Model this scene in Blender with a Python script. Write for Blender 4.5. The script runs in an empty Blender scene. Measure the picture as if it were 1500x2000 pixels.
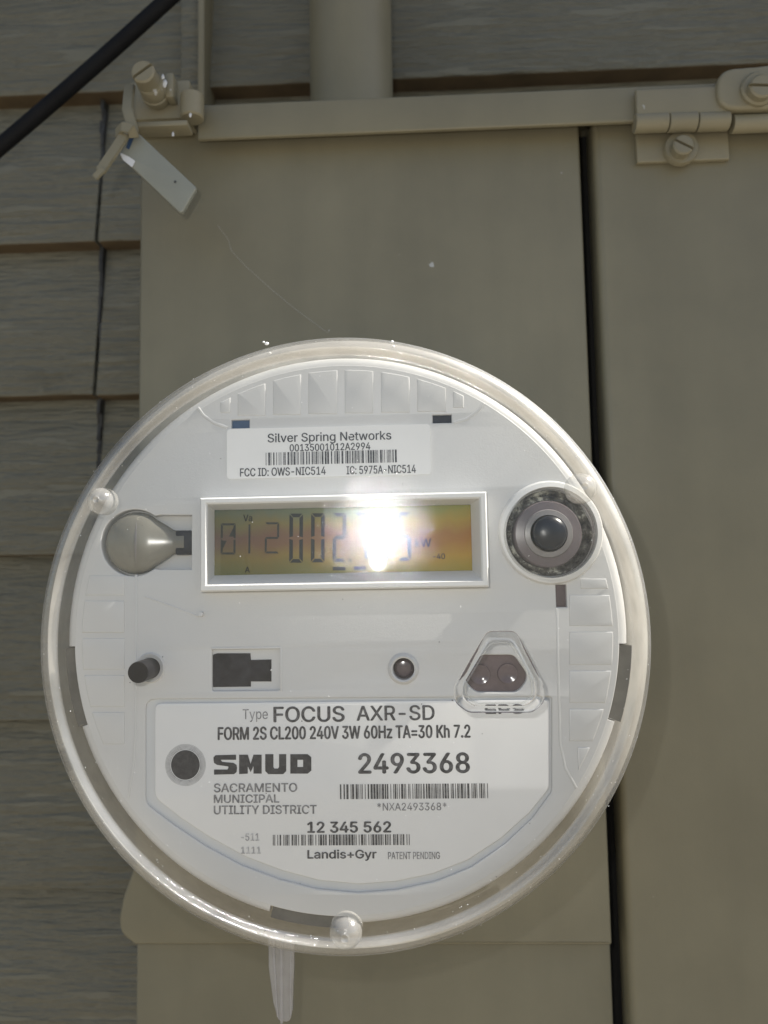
import bpy, bmesh, math, random
from mathutils import Vector, Matrix
from mathutils.geometry import interpolate_bezier, delaunay_2d_cdt
random.seed(7)
SC = bpy.context.scene
COL = SC.collection
R = math.radians

# ------------------------------------------------------------------ camera
# world: X right along the wall, Z up, +Y into the wall; the front of the meter cover is Y=0
F_PX = 1480.0                      # focal length in pixels of the 1500x2000 photograph
CAM_D = 0.215                      # metres from lens to the front of the cover
def _n(v): return Vector(v).normalized()
wy = _n((60, 119, 1480))           # world axes seen from the camera (right, down, forward)
wz = Vector((-330, -18200, 1480)); wz = (wz - wy * wz.dot(wy)).normalized()
wx = wy.cross(wz).normalized()
if wx.x < 0: wx = -wx
c_right = Vector((wx.x, wy.x, wz.x)); c_down = Vector((wx.y, wy.y, wz.y)); c_fwd = Vector((wx.z, wy.z, wz.z))
cam_d = bpy.data.cameras.new('camera'); cam = bpy.data.objects.new('camera', cam_d); COL.objects.link(cam)
m3 = Matrix((c_right, -c_down, -c_fwd)).transposed()
cam.matrix_world = Matrix.Translation((0, -CAM_D, 0)) @ m3.to_4x4()
cam_d.sensor_fit = 'HORIZONTAL'; cam_d.sensor_width = 36.0; cam_d.lens = 36.0 * F_PX / 1500.0
cam_d.clip_start = 0.01; cam_d.clip_end = 500
cam_d.dof.use_dof = True; cam_d.dof.focus_distance = 0.224; cam_d.dof.aperture_fstop = 17
SC.camera = cam

# ------------------------------------------------------------------ light
SUN_DIR = Vector((0.66, -0.015, 0.75)).normalized()
w = bpy.data.worlds.new('World'); SC.world = w; w.use_nodes = True
nt = w.node_tree
sky = nt.nodes.new('ShaderNodeTexSky'); sky.sky_type = 'NISHITA'; sky.sun_disc = False
sky.sun_elevation = math.asin(SUN_DIR.z); sky.sun_rotation = math.atan2(SUN_DIR.x, SUN_DIR.y)
bg = nt.nodes['Background']; bg.inputs['Strength'].default_value = 0.05
nt.links.new(sky.outputs[0], bg.inputs['Color'])
sd = bpy.data.lights.new('sun', 'SUN'); sd.energy = 5.0; sd.angle = R(0.53); sd.color = (1.0, 0.97, 0.92)
so = bpy.data.objects.new('sun', sd); COL.objects.link(so); so.rotation_mode = 'QUATERNION'
so.rotation_quaternion = SUN_DIR.to_track_quat('Z', 'Y'); so.location = SUN_DIR * 5
# the phone's own flash, mirrored in the cover and in the display of the photograph
fd = bpy.data.lights.new('phone_flash', 'AREA'); fd.shape = 'DISK'; fd.size = 0.007; fd.energy = 0.070
fd.color = (1.0, 0.98, 0.95)
fo = bpy.data.objects.new('phone_flash', fd); COL.objects.link(fo)
fo.location = (-0.0200, -CAM_D, 0.0240); fo.rotation_euler = (R(90), 0, 0)
SC.view_settings.view_transform = 'Standard'; SC.view_settings.look = 'None'
SC.view_settings.exposure = 1.27; SC.view_settings.gamma = 1.0
SC.render.engine = 'CYCLES'
SC.cycles.transparent_max_bounces = 16
SC.cycles.sample_clamp_indirect = 6.0

# ------------------------------------------------------------------ helpers
CAM_P = Vector((0, -CAM_D, 0))
def at(u, v, y):
    """the point at depth y seen at pixel (u, v) of the photograph"""
    d = c_right * (u - 750) + c_down * (v - 1000) + c_fwd * F_PX
    return CAM_P + d * ((y + CAM_D) / d.y)
def xz(u, v, y):
    p = at(u, v, y); return (p.x, p.z)
def pxl(n, y): return n * (y + CAM_D) / F_PX       # n pixels as metres at depth y

def link(name, me, mat=None, parent=None):
    o = bpy.data.objects.new(name, me); COL.objects.link(o)
    if mat is not None and not me.materials: me.materials.append(mat)
    if parent is not None: o.parent = parent; o.matrix_parent_inverse = Matrix()
    return o
def tag(o, label=None, cat=None, group=None, kind=None):
    if label: o['label'] = label
    if cat: o['category'] = cat
    if group: o['group'] = group
    if kind: o['kind'] = kind
    return o
def thing(name, loc, label, cat, group=None):
    o = bpy.data.objects.new(name, None); COL.objects.link(o); o.empty_display_size = 0.01
    tag(o, label, cat, group); o['_loc'] = 0
    del o['_loc']
    return o                                        # empties sit at the world origin of the wall frame
def smooth(me, ang=35):
    for p in me.polygons: p.use_smooth = True
    try: me.set_sharp_from_angle(angle=R(ang))
    except Exception: pass
def from_bm(name, bm, mat, parent=None, sm=True, ang=35):
    me = bpy.data.meshes.new(name)
    bmesh.ops.recalc_face_normals(bm, faces=bm.faces)
    bm.to_mesh(me); bm.free()
    if sm: smooth(me, ang)
    return link(name, me, mat, parent)
def box(name, x0, x1, y0, y1, z0, z1, mat, parent=None, bev=0.0, seg=2):
    bm = bmesh.new()
    bmesh.ops.create_cube(bm, size=1.0)
    for v in bm.verts:
        v.co = Vector(((x0 + x1) / 2 + v.co.x * (x1 - x0), (y0 + y1) / 2 + v.co.y * (y1 - y0), (z0 + z1) / 2 + v.co.z * (z1 - z0)))
    if bev > 0: bmesh.ops.bevel(bm, geom=bm.edges[:], offset=bev, segments=seg, profile=0.5, affect='EDGES')
    return from_bm(name, bm, mat, parent)
def curve_mesh(cu):
    o = bpy.data.objects.new('tmp', cu); COL.objects.link(o)
    dg = bpy.context.evaluated_depsgraph_get(); dg.update()
    me = bpy.data.meshes.new_from_object(o.evaluated_get(dg))
    bpy.data.objects.remove(o); bpy.data.curves.remove(cu)
    return me
def stand(me, y):                                  # curve plane (a, b, c) -> wall plane (a, y - c, b)
    for v in me.vertices:
        a, b, c = v.co; v.co = (a, y - c, b)
def plate(name, outline, y0, y1, mat, parent=None, holes=(), bev=0.0, seg=2):
    """a sheet cut to an outline in the wall plane, front at y0 and back at y1, with holes and rounded edges"""
    cu = bpy.data.curves.new('c', 'CURVE'); cu.dimensions = '2D'; cu.fill_mode = 'BOTH'
    for pts in [outline] + list(holes):
        s = cu.splines.new('POLY'); s.points.add(len(pts) - 1)
        for q, (a, b) in zip(s.points, pts): q.co = (a * 1000, b * 1000, 0, 1)   # drawn in millimetres
        s.use_cyclic_u = True
    th = (y1 - y0) / 2
    cu.extrude = max(th - bev, 1e-6) * 1000; cu.bevel_depth = bev * 1000; cu.bevel_resolution = seg
    if bev > 0: cu.offset = -bev * 1000
    me = curve_mesh(cu); me.name = name; me.materials.clear()
    for v in me.vertices: v.co *= 0.001
    stand(me, (y0 + y1) / 2)
    bm = bmesh.new(); bm.from_mesh(me); bmesh.ops.remove_doubles(bm, verts=bm.verts, dist=1e-6)
    bmesh.ops.recalc_face_normals(bm, faces=bm.faces); bm.to_mesh(me); bm.free()
    smooth(me, 30)
    return link(name, me, mat, parent)
def rounded(pts, r, n=5):
    out = []; k = len(pts)
    for i in range(k):
        p = Vector(pts[i]); a = (Vector(pts[i - 1]) - p); b = (Vector(pts[(i + 1) % k]) - p)
        rr = r[i] if isinstance(r, (list, tuple)) else r
        ang = a.angle(b); d = min(rr / math.tan(ang / 2), a.length * .48, b.length * .48)
        p0 = p + a.normalized() * d; p1 = p + b.normalized() * d
        if rr <= 0: out.append(tuple(p)); continue
        for j in range(n + 1):
            t = j / n
            out.append(tuple(p0 * (1 - t) ** 2 + p * 2 * t * (1 - t) + p1 * t * t))
    return out
def circ(cx, cz, r, n=64, a0=0, a1=2 * math.pi):
    return [(cx + r * math.cos(a0 + (a1 - a0) * i / n), cz + r * math.sin(a0 + (a1 - a0) * i / n)) for i in range(n)]
def rect_px(u0, v0, u1, v1, y):
    a = at(u0, (v0 + v1) / 2, y).x; b = at(u1, (v0 + v1) / 2, y).x
    t = at((u0 + u1) / 2, v0, y).z; s = at((u0 + u1) / 2, v1, y).z
    return [(a, s), (b, s), (b, t), (a, t)]
def lathe_bm(bm, prof, cx, cz, n=64, M=None):
    """prof: (radius, y) pairs turned about an axis along Y through (cx, cz)"""
    rings = []
    for r, y in prof:
        if r < 1e-7: rings.append([bm.verts.new((cx, y, cz))])
        else: rings.append([bm.verts.new((cx + r * math.cos(2 * math.pi * i / n), y, cz + r * math.sin(2 * math.pi * i / n))) for i in range(n)])
    fs = []
    for A, B in zip(rings, rings[1:]):
        for i in range(n):
            j = (i + 1) % n
            if len(A) == 1 and len(B) == 1: continue
            if len(A) == 1: fs.append(bm.faces.new((A[0], B[i], B[j])))
            elif len(B) == 1: fs.append(bm.faces.new((A[i], B[0], A[j])))
            else: fs.append(bm.faces.new((A[i], B[i], B[j], A[j])))
    if M is not None:
        for ring in rings:
            for v in ring: v.co = M @ v.co
    return fs
def lathe(name, prof, cx, cz, mat, parent=None, n=64, ang=35, M=None):
    bm = bmesh.new(); lathe_bm(bm, prof, cx, cz, n, M)
    return from_bm(name, bm, mat, parent, ang=ang)
def tube(name, pts, r, mat, parent=None, n=16, caps=True):
    bm = bmesh.new(); rings = []
    pts = [Vector(p) for p in pts]; up = Vector((0, 1, 0.01))
    for i, p in enumerate(pts):
        t = (pts[min(i + 1, len(pts) - 1)] - pts[max(i - 1, 0)]).normalized()
        a = t.cross(up).normalized(); b = t.cross(a).normalized()
        rings.append([bm.verts.new(p + (a * math.cos(2 * math.pi * k / n) + b * math.sin(2 * math.pi * k / n)) * r) for k in range(n)])
    for A, B in zip(rings, rings[1:]):
        for k in range(n): bm.faces.new((A[k], A[(k + 1) % n], B[(k + 1) % n], B[k]))
    if caps: bm.faces.new(rings[0]); bm.faces.new(rings[-1])
    return from_bm(name, bm, mat, parent)
def flat(name, polys, y, mat, parent=None):
    """flat print: polygons (lists of (x, z)) lying at depth y, facing the viewer"""
    vs = []; fs = []
    for p in polys:
        area = sum(p[i][0] * p[(i + 1) % len(p)][1] - p[(i + 1) % len(p)][0] * p[i][1] for i in range(len(p)))
        if area < 0: p = p[::-1]
        fs.append(tuple(range(len(vs), len(vs) + len(p)))); vs += [(a, y, b) for a, b in p]
    me = bpy.data.meshes.new(name); me.from_pydata(vs, [], fs)
    return link(name, me, mat, parent)
def lettering(s, u0, v0, u1, v1, y, mat, parent, bold=0.0, name='lettering', slant=0.0):
    """printed words fitted to the pixel box they fill in the photograph"""
    cu = bpy.data.curves.new('t', 'FONT'); cu.body = s
    if FONT: cu.font = FONT
    cu.size = 20
    o = bpy.data.objects.new('tmp', cu); COL.objects.link(o)
    dg = bpy.context.evaluated_depsgraph_get(); dg.update()
    cc = o.evaluated_get(dg).to_curve(dg); loops = []
    for sp in cc.splines:                           # outlines of the letters as polygons
        L_ = []; bp = sp.bezier_points; n_ = len(bp)
        for i in range(n_):
            p_, q_ = bp[i], bp[(i + 1) % n_]
            L_ += [Vector((v.x, v.y, 0)) for v in interpolate_bezier(p_.co, p_.handle_right, q_.handle_left, q_.co, 6)[:-1]]
        D_ = [v for i, v in enumerate(L_) if (v - L_[i - 1]).length > 1e-4]
        if len(D_) > 2: loops.append(D_)
    o.evaluated_get(dg).to_curve_clear(); bpy.data.objects.remove(o); bpy.data.curves.remove(cu)
    def winding(px_, py_):
        w_ = 0
        for l in loops:
            for i in range(len(l)):
                a_, b_ = l[i - 1], l[i]
                if (a_.y > py_) != (b_.y > py_) and px_ < (b_.x - a_.x) * (py_ - a_.y) / (b_.y - a_.y) + a_.x: w_ += 1 if b_.y > a_.y else -1
        return w_
    xs = [v.x for l in loops for v in l]; ys = [v.y for l in loops for v in l]
    rc = rect_px(u0, v0, u1, v1, y)
    x0, z0, x1, z1 = rc[0][0], rc[0][1], rc[2][0], rc[2][1]
    pts2, ed = [], []
    for l in loops:
        k0 = len(pts2); pts2 += [Vector((v.x, v.y)) for v in l]; ed += [(k0 + i, k0 + (i + 1) % len(l)) for i in range(len(l))]
    cv, _, cf, *_r = delaunay_2d_cdt(pts2, ed, [], 1, 1e-6)
    P = [(x0 + (v.x - min(xs)) / (max(xs) - min(xs)) * (x1 - x0), z0 + (v.y - min(ys)) / max(1e-9, max(ys) - min(ys)) * (z1 - z0)) for v in cv]
    Fc = [tuple(f) for f in cf if winding(sum(cv[i].x for i in f) / len(f), sum(cv[i].y for i in f) / len(f)) != 0]
    h = (z1 - z0) * bold * 3.2                      # heavier strokes: overprinted a hair apart
    shifts = [(0, 0)] if bold <= 0 else [(-h, 0), (h, 0), (0, -h * .6), (0, h * .6)]
    vs, fs = [], []
    for k, (dx, dz) in enumerate(shifts):
        o_ = len(vs); vs += [(a_ + dx, y - k * 6e-6, b_ + dz) for a_, b_ in P]; fs += [tuple(i + o_ for i in f) for f in Fc]
    me = bpy.data.meshes.new(name); me.from_pydata(vs, [], fs)
    return link(name, me, mat, parent)
def barcode(u0, v0, u1, v1, y, mat, parent, n, seed):
    rnd = random.Random(seed); wds = [rnd.choice((1, 1, 1, 2, 3)) for _ in range(n * 2 - 1)]
    tot = sum(wds); polys = []; p = 0
    for i, wd in enumerate(wds):
        if i % 2 == 0: polys.append(rect_px(u0 + (u1 - u0) * p / tot, v0, u0 + (u1 - u0) * (p + wd) / tot, v1, y))
        p += wd
    # one straight top and bottom for the whole code
    zt = at((u0 + u1) / 2, v0, y).z; zb = at((u0 + u1) / 2, v1, y).z
    polys = [[(a[0][0], zb), (a[1][0], zb), (a[1][0], zt), (a[0][0], zt)] for a in polys]
    return flat('barcode', polys, y, mat, parent)

try:                                               # the grotesque that ships with Blender, else its built-in face
    FONT = bpy.data.fonts.load(bpy.utils.system_resource('DATAFILES', path='fonts') + '/Inter.woff2')
except Exception:
    FONT = None
# ------------------------------------------------------------------ materials
def mat_new(name):
    m = bpy.data.materials.new(name); m.use_nodes = True
    return m, m.node_tree, m.node_tree.nodes['Principled BSDF']
def N(t, kind, **kw):
    n = t.nodes.new(kind)
    for k, v in kw.items(): setattr(n, k, v)
    return n
def noise(t, scale, detail=3, stretch=None, rough=0.55):
    tc = N(t, 'ShaderNodeTexCoord'); nz = N(t, 'ShaderNodeTexNoise')
    nz.inputs['Scale'].default_value = scale; nz.inputs['Detail'].default_value = detail; nz.inputs['Roughness'].default_value = rough
    if stretch:
        mp = N(t, 'ShaderNodeMapping'); mp.inputs['Scale'].default_value = stretch
        t.links.new(tc.outputs['Object'], mp.inputs['Vector']); t.links.new(mp.outputs['Vector'], nz.inputs['Vector'])
    else: t.links.new(tc.outputs['Object'], nz.inputs['Vector'])
    return nz
def ramp(t, src, stops):
    r = N(t, 'ShaderNodeValToRGB'); e = r.color_ramp.elements
    while len(e) < len(stops): e.new(0.5)
    for q, (p, c) in zip(e, stops):
        q.position = p; q.color = (*c, 1) if len(c) == 3 else c
    t.links.new(src, r.inputs['Fac']); return r
def bump(t, b, src, dist, strength=1.0, prev=None):
    n = N(t, 'ShaderNodeBump'); n.inputs['Distance'].default_value = dist; n.inputs['Strength'].default_value = strength
    t.links.new(src, n.inputs['Height'])
    if prev: t.links.new(prev.outputs[0], n.inputs['Normal'])
    if b is not None: t.links.new(n.outputs[0], b.inputs['Normal'])
    return n
def plain(name, col, rough=0.5, var=0.08, nscale=120, bump_d=0.0, bscale=900, metal=0.0, spec=0.5):
    m, t, b = mat_new(name)
    nz = noise(t, nscale, 4)
    lo = tuple(c * (1 - var) for c in col); hi = tuple(min(1, c * (1 + var)) for c in col)
    r = ramp(t, nz.outputs['Fac'], [(0.3, lo), (0.7, hi)])
    t.links.new(r.outputs[0], b.inputs['Base Color'])
    b.inputs['Roughness'].default_value = rough; b.inputs['Metallic'].default_value = metal
    b.inputs['Specular IOR Level'].default_value = spec
    if bump_d > 0: bump(t, b, noise(t, bscale, 3).outputs['Fac'], bump_d)
    return m
def painted(name, col, chips=True, chip_at=0.775):
    """sprayed exterior paint on sheet metal: orange peel, faint runs, a few pale chips"""
    m, t, b = mat_new(name)
    n1 = noise(t, 14, 5); r1 = ramp(t, n1.outputs['Fac'], [(0.3, tuple(c * .87 for c in col)), (0.7, tuple(c * 1.10 for c in col))])
    n2 = noise(t, 9, 4, (6, 6, 0.8)); r2 = ramp(t, n2.outputs['Fac'], [(0.35, (.90, .90, .90)), (0.6, (1, 1, 1))])
    mx = N(t, 'ShaderNodeMixRGB', blend_type='MULTIPLY'); mx.inputs['Fac'].default_value = 0.6
    t.links.new(r1.outputs[0], mx.inputs[1]); t.links.new(r2.outputs[0], mx.inputs[2])
    last = mx
    if chips:
        n3 = noise(t, 170, 2); r3 = ramp(t, n3.outputs['Fac'], [(chip_at, (0, 0, 0)), (chip_at + .02, (1, 1, 1))])
        mc = N(t, 'ShaderNodeMixRGB'); t.links.new(r3.outputs[0], mc.inputs['Fac'])
        t.links.new(mx.outputs[0], mc.inputs[1]); mc.inputs[2].default_value = (0.42, 0.42, 0.40, 1); last = mc
    t.links.new(last.outputs[0], b.inputs['Base Color'])
    b.inputs['Roughness'].default_value = 0.48
    b0 = bump(t, None, noise(t, 55, 3).outputs['Fac'], 0.0006, 0.5)
    bump(t, b, noise(t, 1100, 2).outputs['Fac'], 0.00008, 0.6, b0)
    return m
BEIGE = (0.212, 0.192, 0.128)
M = {}
M['panel'] = painted('sprayed_beige_paint', BEIGE)
M['hardware'] = painted('brushed_beige_paint', (0.250, 0.225, 0.152), chip_at=0.725)
def siding_mat():
    m, t, b = mat_new('embossed_siding_paint')
    n1 = noise(t, 7, 6); r1 = ramp(t, n1.outputs['Fac'], [(0.3, (0.152, 0.148, 0.114)), (0.7, (0.205, 0.199, 0.156))])
    g = noise(t, 60, 5, (0.35, 1.0, 3.2), 0.6)
    d = noise(t, 38, 3, (0.6, 1, 1.2)); rd = ramp(t, d.outputs['Fac'], [(0.67, (1, 1, 1)), (0.74, (.62, .60, .56))])
    mx = N(t, 'ShaderNodeMixRGB', blend_type='MULTIPLY'); mx.inputs['Fac'].default_value = 0.45
    t.links.new(r1.outputs[0], mx.inputs[1]); t.links.new(rd.outputs[0], mx.inputs[2])
    t.links.new(mx.outputs[0], b.inputs['Base Color']); b.inputs['Roughness'].default_value = 0.62
    rg = ramp(t, g.outputs['Fac'], [(0.36, (0, 0, 0)), (0.62, (1, 1, 1))])
    b0 = bump(t, None, rg.outputs[0], 0.0022, 0.9)
    bump(t, b, noise(t, 700, 2).outputs['Fac'], 0.0001, 0.5, b0)
    return m
M['siding'] = siding_mat()
M['shaded_underside'] = plain('shaded_stained_underside', (0.085, 0.060, 0.032), 0.85, 0.3, 40)
M['sheathing'] = plain('black_building_paper', (0.02, 0.019, 0.017), 0.9)
M['caulk'] = plain('old_dark_caulk', (0.05, 0.05, 0.048), 0.7, 0.3, 200, 0.0004, 300)
M['white'] = plain('white_moulded_plastic', (0.53, 0.53, 0.53), 0.42, 0.015, 60, 0.00003, 1500)
M['bezel'] = plain('glossy_white_plastic', (0.64, 0.64, 0.635), 0.45, 0.01)
M['label'] = plain('white_label_stock', (0.70, 0.70, 0.70), 0.45, 0.012, 90)
M['plate'] = plain('nameplate_stock', (0.67, 0.67, 0.675), 0.4, 0.012, 90)
M['moat'] = plain('grey_white_plastic', (0.56, 0.57, 0.58), 0.5, 0.02)
M['black'] = plain('black_plastic', (0.006, 0.006, 0.008), 0.35, 0.3, 300, spec=0.3)
M['dark'] = plain('dusty_black_plastic', (0.018, 0.018, 0.022), 0.6, 0.6, 260, spec=0.3)
M['base'] = plain('grey_meter_base', (0.105, 0.100, 0.088), 0.6, 0.25, 150)
M['skirt'] = plain('tan_grey_inner_wall', (0.24, 0.22, 0.185), 0.6, 0.15, 60)
M['blue'] = plain('blue_black_plastic', (0.035, 0.070, 0.140), 0.5, 0.15)
M['ink'] = None
def ink(name, col, worn):
    m, t, b = mat_new(name)
    n1 = noise(t, 900, 3); r1 = ramp(t, n1.outputs['Fac'], [(0.40, col), (0.72, worn)])
    t.links.new(r1.outputs[0], b.inputs['Base Color']); b.inputs['Roughness'].default_value = 0.5
    return m
M['ink'] = ink('printed_ink', (0.018, 0.019, 0.024), (0.12, 0.12, 0.13))
M['ink_grey'] = ink('thin_grey_ink', (0.12, 0.12, 0.13), (0.33, 0.33, 0.34))
M['ink_faded'] = ink('faded_ink', (0.30, 0.30, 0.31), (0.56, 0.56, 0.57))
M['lens_dark'] = plain('smoked_infrared_lens', (0.120, 0.092, 0.098), 0.16, 0.2, 140)
M['button'] = plain('black_button_plastic', (0.004, 0.005, 0.010), 0.30, 0.2, 500, 0.00003, 900)
M['ring'] = plain('smoked_grey_ring', (0.125, 0.105, 0.110), 0.22, 0.1, 150)
M['ring_light'] = plain('pale_smoked_ring', (0.20, 0.188, 0.185), 0.2, 0.1, 150)
M['ring_dark'] = plain('deep_smoked_ring', (0.085, 0.075, 0.085), 0.12, 0.4, 220)
M['bulb'] = plain('grey_frosted_plastic', (0.36, 0.345, 0.295), 0.22, 0.12, 90)
M['bulb'].node_tree.nodes['Principled BSDF'].inputs['Transmission Weight'].default_value = 0.55
M['cable'] = plain('black_cable_jacket', (0.008, 0.008, 0.009), 0.7, 0.2, 80, 0.0002, 400, spec=0.2)
M['tag'] = plain('pale_grey_seal_plastic', (0.255, 0.26, 0.22), 0.45, 0.06, 60, 0.00005, 500)
M['chip'] = plain('bare_white_plastic', (0.62, 0.63, 0.64), 0.4, 0.05)
M['dust'] = plain('white_dust_specks', (0.85, 0.85, 0.84), 0.6, 0.05)
M['grit'] = plain('dark_grit', (0.05, 0.05, 0.05), 0.7, 0.2)
M['web'] = plain('pale_cobweb', (0.40, 0.40, 0.38), 0.5, 0.05)
M['ground'] = plain('dry_concrete', (0.19, 0.165, 0.125), 0.85, 0.2, 3, 0.002, 60)
M['sun_block'] = plain('sun_block_paint', (0.22, 0.205, 0.16), 0.6, 0.08, 20)

def schlick(t, nrm=None, f0=0.05, power=5.0, slab=True):
    """reflectance of a thin clear sheet from either side"""
    g = N(t, 'ShaderNodeNewGeometry'); dt = N(t, 'ShaderNodeVectorMath', operation='DOT_PRODUCT')
    t.links.new(g.outputs['Incoming'], dt.inputs[0])
    t.links.new(nrm.outputs[0] if nrm else g.outputs['Normal'], dt.inputs[1])
    ab = N(t, 'ShaderNodeMath', operation='ABSOLUTE'); t.links.new(dt.outputs['Value'], ab.inputs[0])
    om = N(t, 'ShaderNodeMath', operation='SUBTRACT', use_clamp=True); om.inputs[0].default_value = 1; t.links.new(ab.outputs[0], om.inputs[1])
    pw = N(t, 'ShaderNodeMath', operation='POWER'); t.links.new(om.outputs[0], pw.inputs[0]); pw.inputs[1].default_value = power
    ma = N(t, 'ShaderNodeMath', operation='MULTIPLY_ADD', use_clamp=True); t.links.new(pw.outputs[0], ma.inputs[0])
    ma.inputs[1].default_value = 0.95 - f0; ma.inputs[2].default_value = f0
    return ma
def clear_cover(name, haze, milk=(0.8, 0.8, 0.78), tint=(0.985, 0.985, 0.97), f0=0.06, r_sharp=0.03, scratch=0.00002, transl=0.0, rough2=0.16, wide=0.25, inner=0.1):
    m = bpy.data.materials.new(name); m.use_nodes = True; t = m.node_tree; t.nodes.clear()
    out = N(t, 'ShaderNodeOutputMaterial')
    tr = N(t, 'ShaderNodeBsdfTransparent'); tr.inputs['Color'].default_value = (*tint, 1)
    gl = N(t, 'ShaderNodeBsdfGlossy'); gl.distribution = 'BECKMANN'; gl.inputs['Roughness'].default_value = r_sharp
    gr = N(t, 'ShaderNodeBsdfGlossy'); gr.inputs['Roughness'].default_value = rough2; gr.inputs['Color'].default_value = (.8, .8, .8, 1)
    df = N(t, 'ShaderNodeBsdfDiffuse'); df.inputs['Color'].default_value = (*milk, 1)
    bp = bump(t, None, noise(t, 3000, 2).outputs['Fac'], scratch, 1.0)
    b2 = bump(t, None, noise(t, 1600, 3).outputs['Fac'], scratch * 6, 1.0)
    t.links.new(bp.outputs[0], gl.inputs['Normal']); t.links.new(b2.outputs[0], gr.inputs['Normal'])
    gm = N(t, 'ShaderNodeMixShader'); gm.inputs[0].default_value = wide
    t.links.new(gl.outputs[0], gm.inputs[1]); t.links.new(gr.outputs[0], gm.inputs[2])
    dust = noise(t, 40, 6); rr = ramp(t, dust.outputs['Fac'], [(0.35, (haze * .6,) * 3), (0.75, (min(1, haze * 1.4),) * 3)])
    body = N(t, 'ShaderNodeMixShader'); gb = N(t, 'ShaderNodeNewGeometry'); ms = N(t, 'ShaderNodeMath', operation='MULTIPLY_ADD')   # the weather side is dirtier than the inside
    t.links.new(gb.outputs['Backfacing'], ms.inputs[0]); ms.inputs[1].default_value = inner - 1; ms.inputs[2].default_value = 1.0
    mh = N(t, 'ShaderNodeMath', operation='MULTIPLY'); t.links.new(rr.outputs[0], mh.inputs[0]); t.links.new(ms.outputs[0], mh.inputs[1])
    t.links.new(mh.outputs[0], body.inputs[0])
    t.links.new(tr.outputs[0], body.inputs[1])
    if transl > 0:
        tl = N(t, 'ShaderNodeBsdfTranslucent'); tl.inputs['Color'].default_value = (*milk, 1)
        dm = N(t, 'ShaderNodeMixShader'); dm.inputs[0].default_value = transl
        t.links.new(df.outputs[0], dm.inputs[1]); t.links.new(tl.outputs[0], dm.inputs[2]); t.links.new(dm.outputs[0], body.inputs[2])
    else: t.links.new(df.outputs[0], body.inputs[2])
    fx = N(t, 'ShaderNodeMixShader'); t.links.new(schlick(t, None, f0).outputs[0], fx.inputs[0])
    t.links.new(body.outputs[0], fx.inputs[1]); t.links.new(gm.outputs[0], fx.inputs[2])
    t.links.new(fx.outputs[0], out.inputs['Surface'])
    return m
M['clear'] = clear_cover('clear_polycarbonate_face', 0.018, r_sharp=0.035, rough2=0.13, scratch=0.00003, wide=0.10, f0=0.045)
M['rim'] = clear_cover('frosted_polycarbonate_rim', 0.16, (0.74, 0.73, 0.69), (0.94, 0.92, 0.87), 0.13, 0.05, 0.00002, 0.0, 0.42, 0.55)
M['side'] = clear_cover('weathered_polycarbonate_side', 0.45, (0.76, 0.73, 0.67), (0.94, 0.92, 0.87), 0.06, 0.08, 0.00002, 0.65, 0.30, 0.5, 1.0)
def glass(name, rough=0.0, col=(1, 1, 1)):
    m, t, b = mat_new(name)
    b.inputs['Base Color'].default_value = (*col, 1); b.inputs['Roughness'].default_value = rough
    b.inputs['Transmission Weight'].default_value = 1.0; b.inputs['IOR'].default_value = 1.48
    return m
M['boss'] = clear_cover('clear_moulded_boss', 0.34, (0.62, 0.60, 0.56), f0=0.10, r_sharp=0.05, scratch=0.00001, transl=0.2, wide=0.4)
M['glass'] = glass('clear_moulded_boss')
M['ridge'] = clear_cover('clear_ridge_plastic', 0.06, f0=0.10, r_sharp=0.04)
def glints_mat():
    m, t, b = mat_new('painted_glint_gasket')
    v = N(t, 'ShaderNodeTexNoise'); tc = N(t, 'ShaderNodeTexCoord'); t.links.new(tc.outputs['Object'], v.inputs['Vector'])
    v.inputs['Scale'].default_value = 230; v.inputs['Detail'].default_value = 6; v.inputs['Roughness'].default_value = 0.7
    r = ramp(t, v.outputs['Fac'], [(0.40, (0.07, 0.064, 0.066)), (0.54, (0.24, 0.23, 0.21)), (0.64, (0.85, 0.84, 0.74))])  # glints of the clear ring put into the colour as pale patches
    t.links.new(r.outputs[0], b.inputs['Base Color']); b.inputs['Roughness'].default_value = 0.10; b.inputs['Metallic'].default_value = 0.4
    bump(t, b, v.outputs['Fac'], 0.0014, 1.0)
    return m
M['glints'] = glints_mat()
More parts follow.
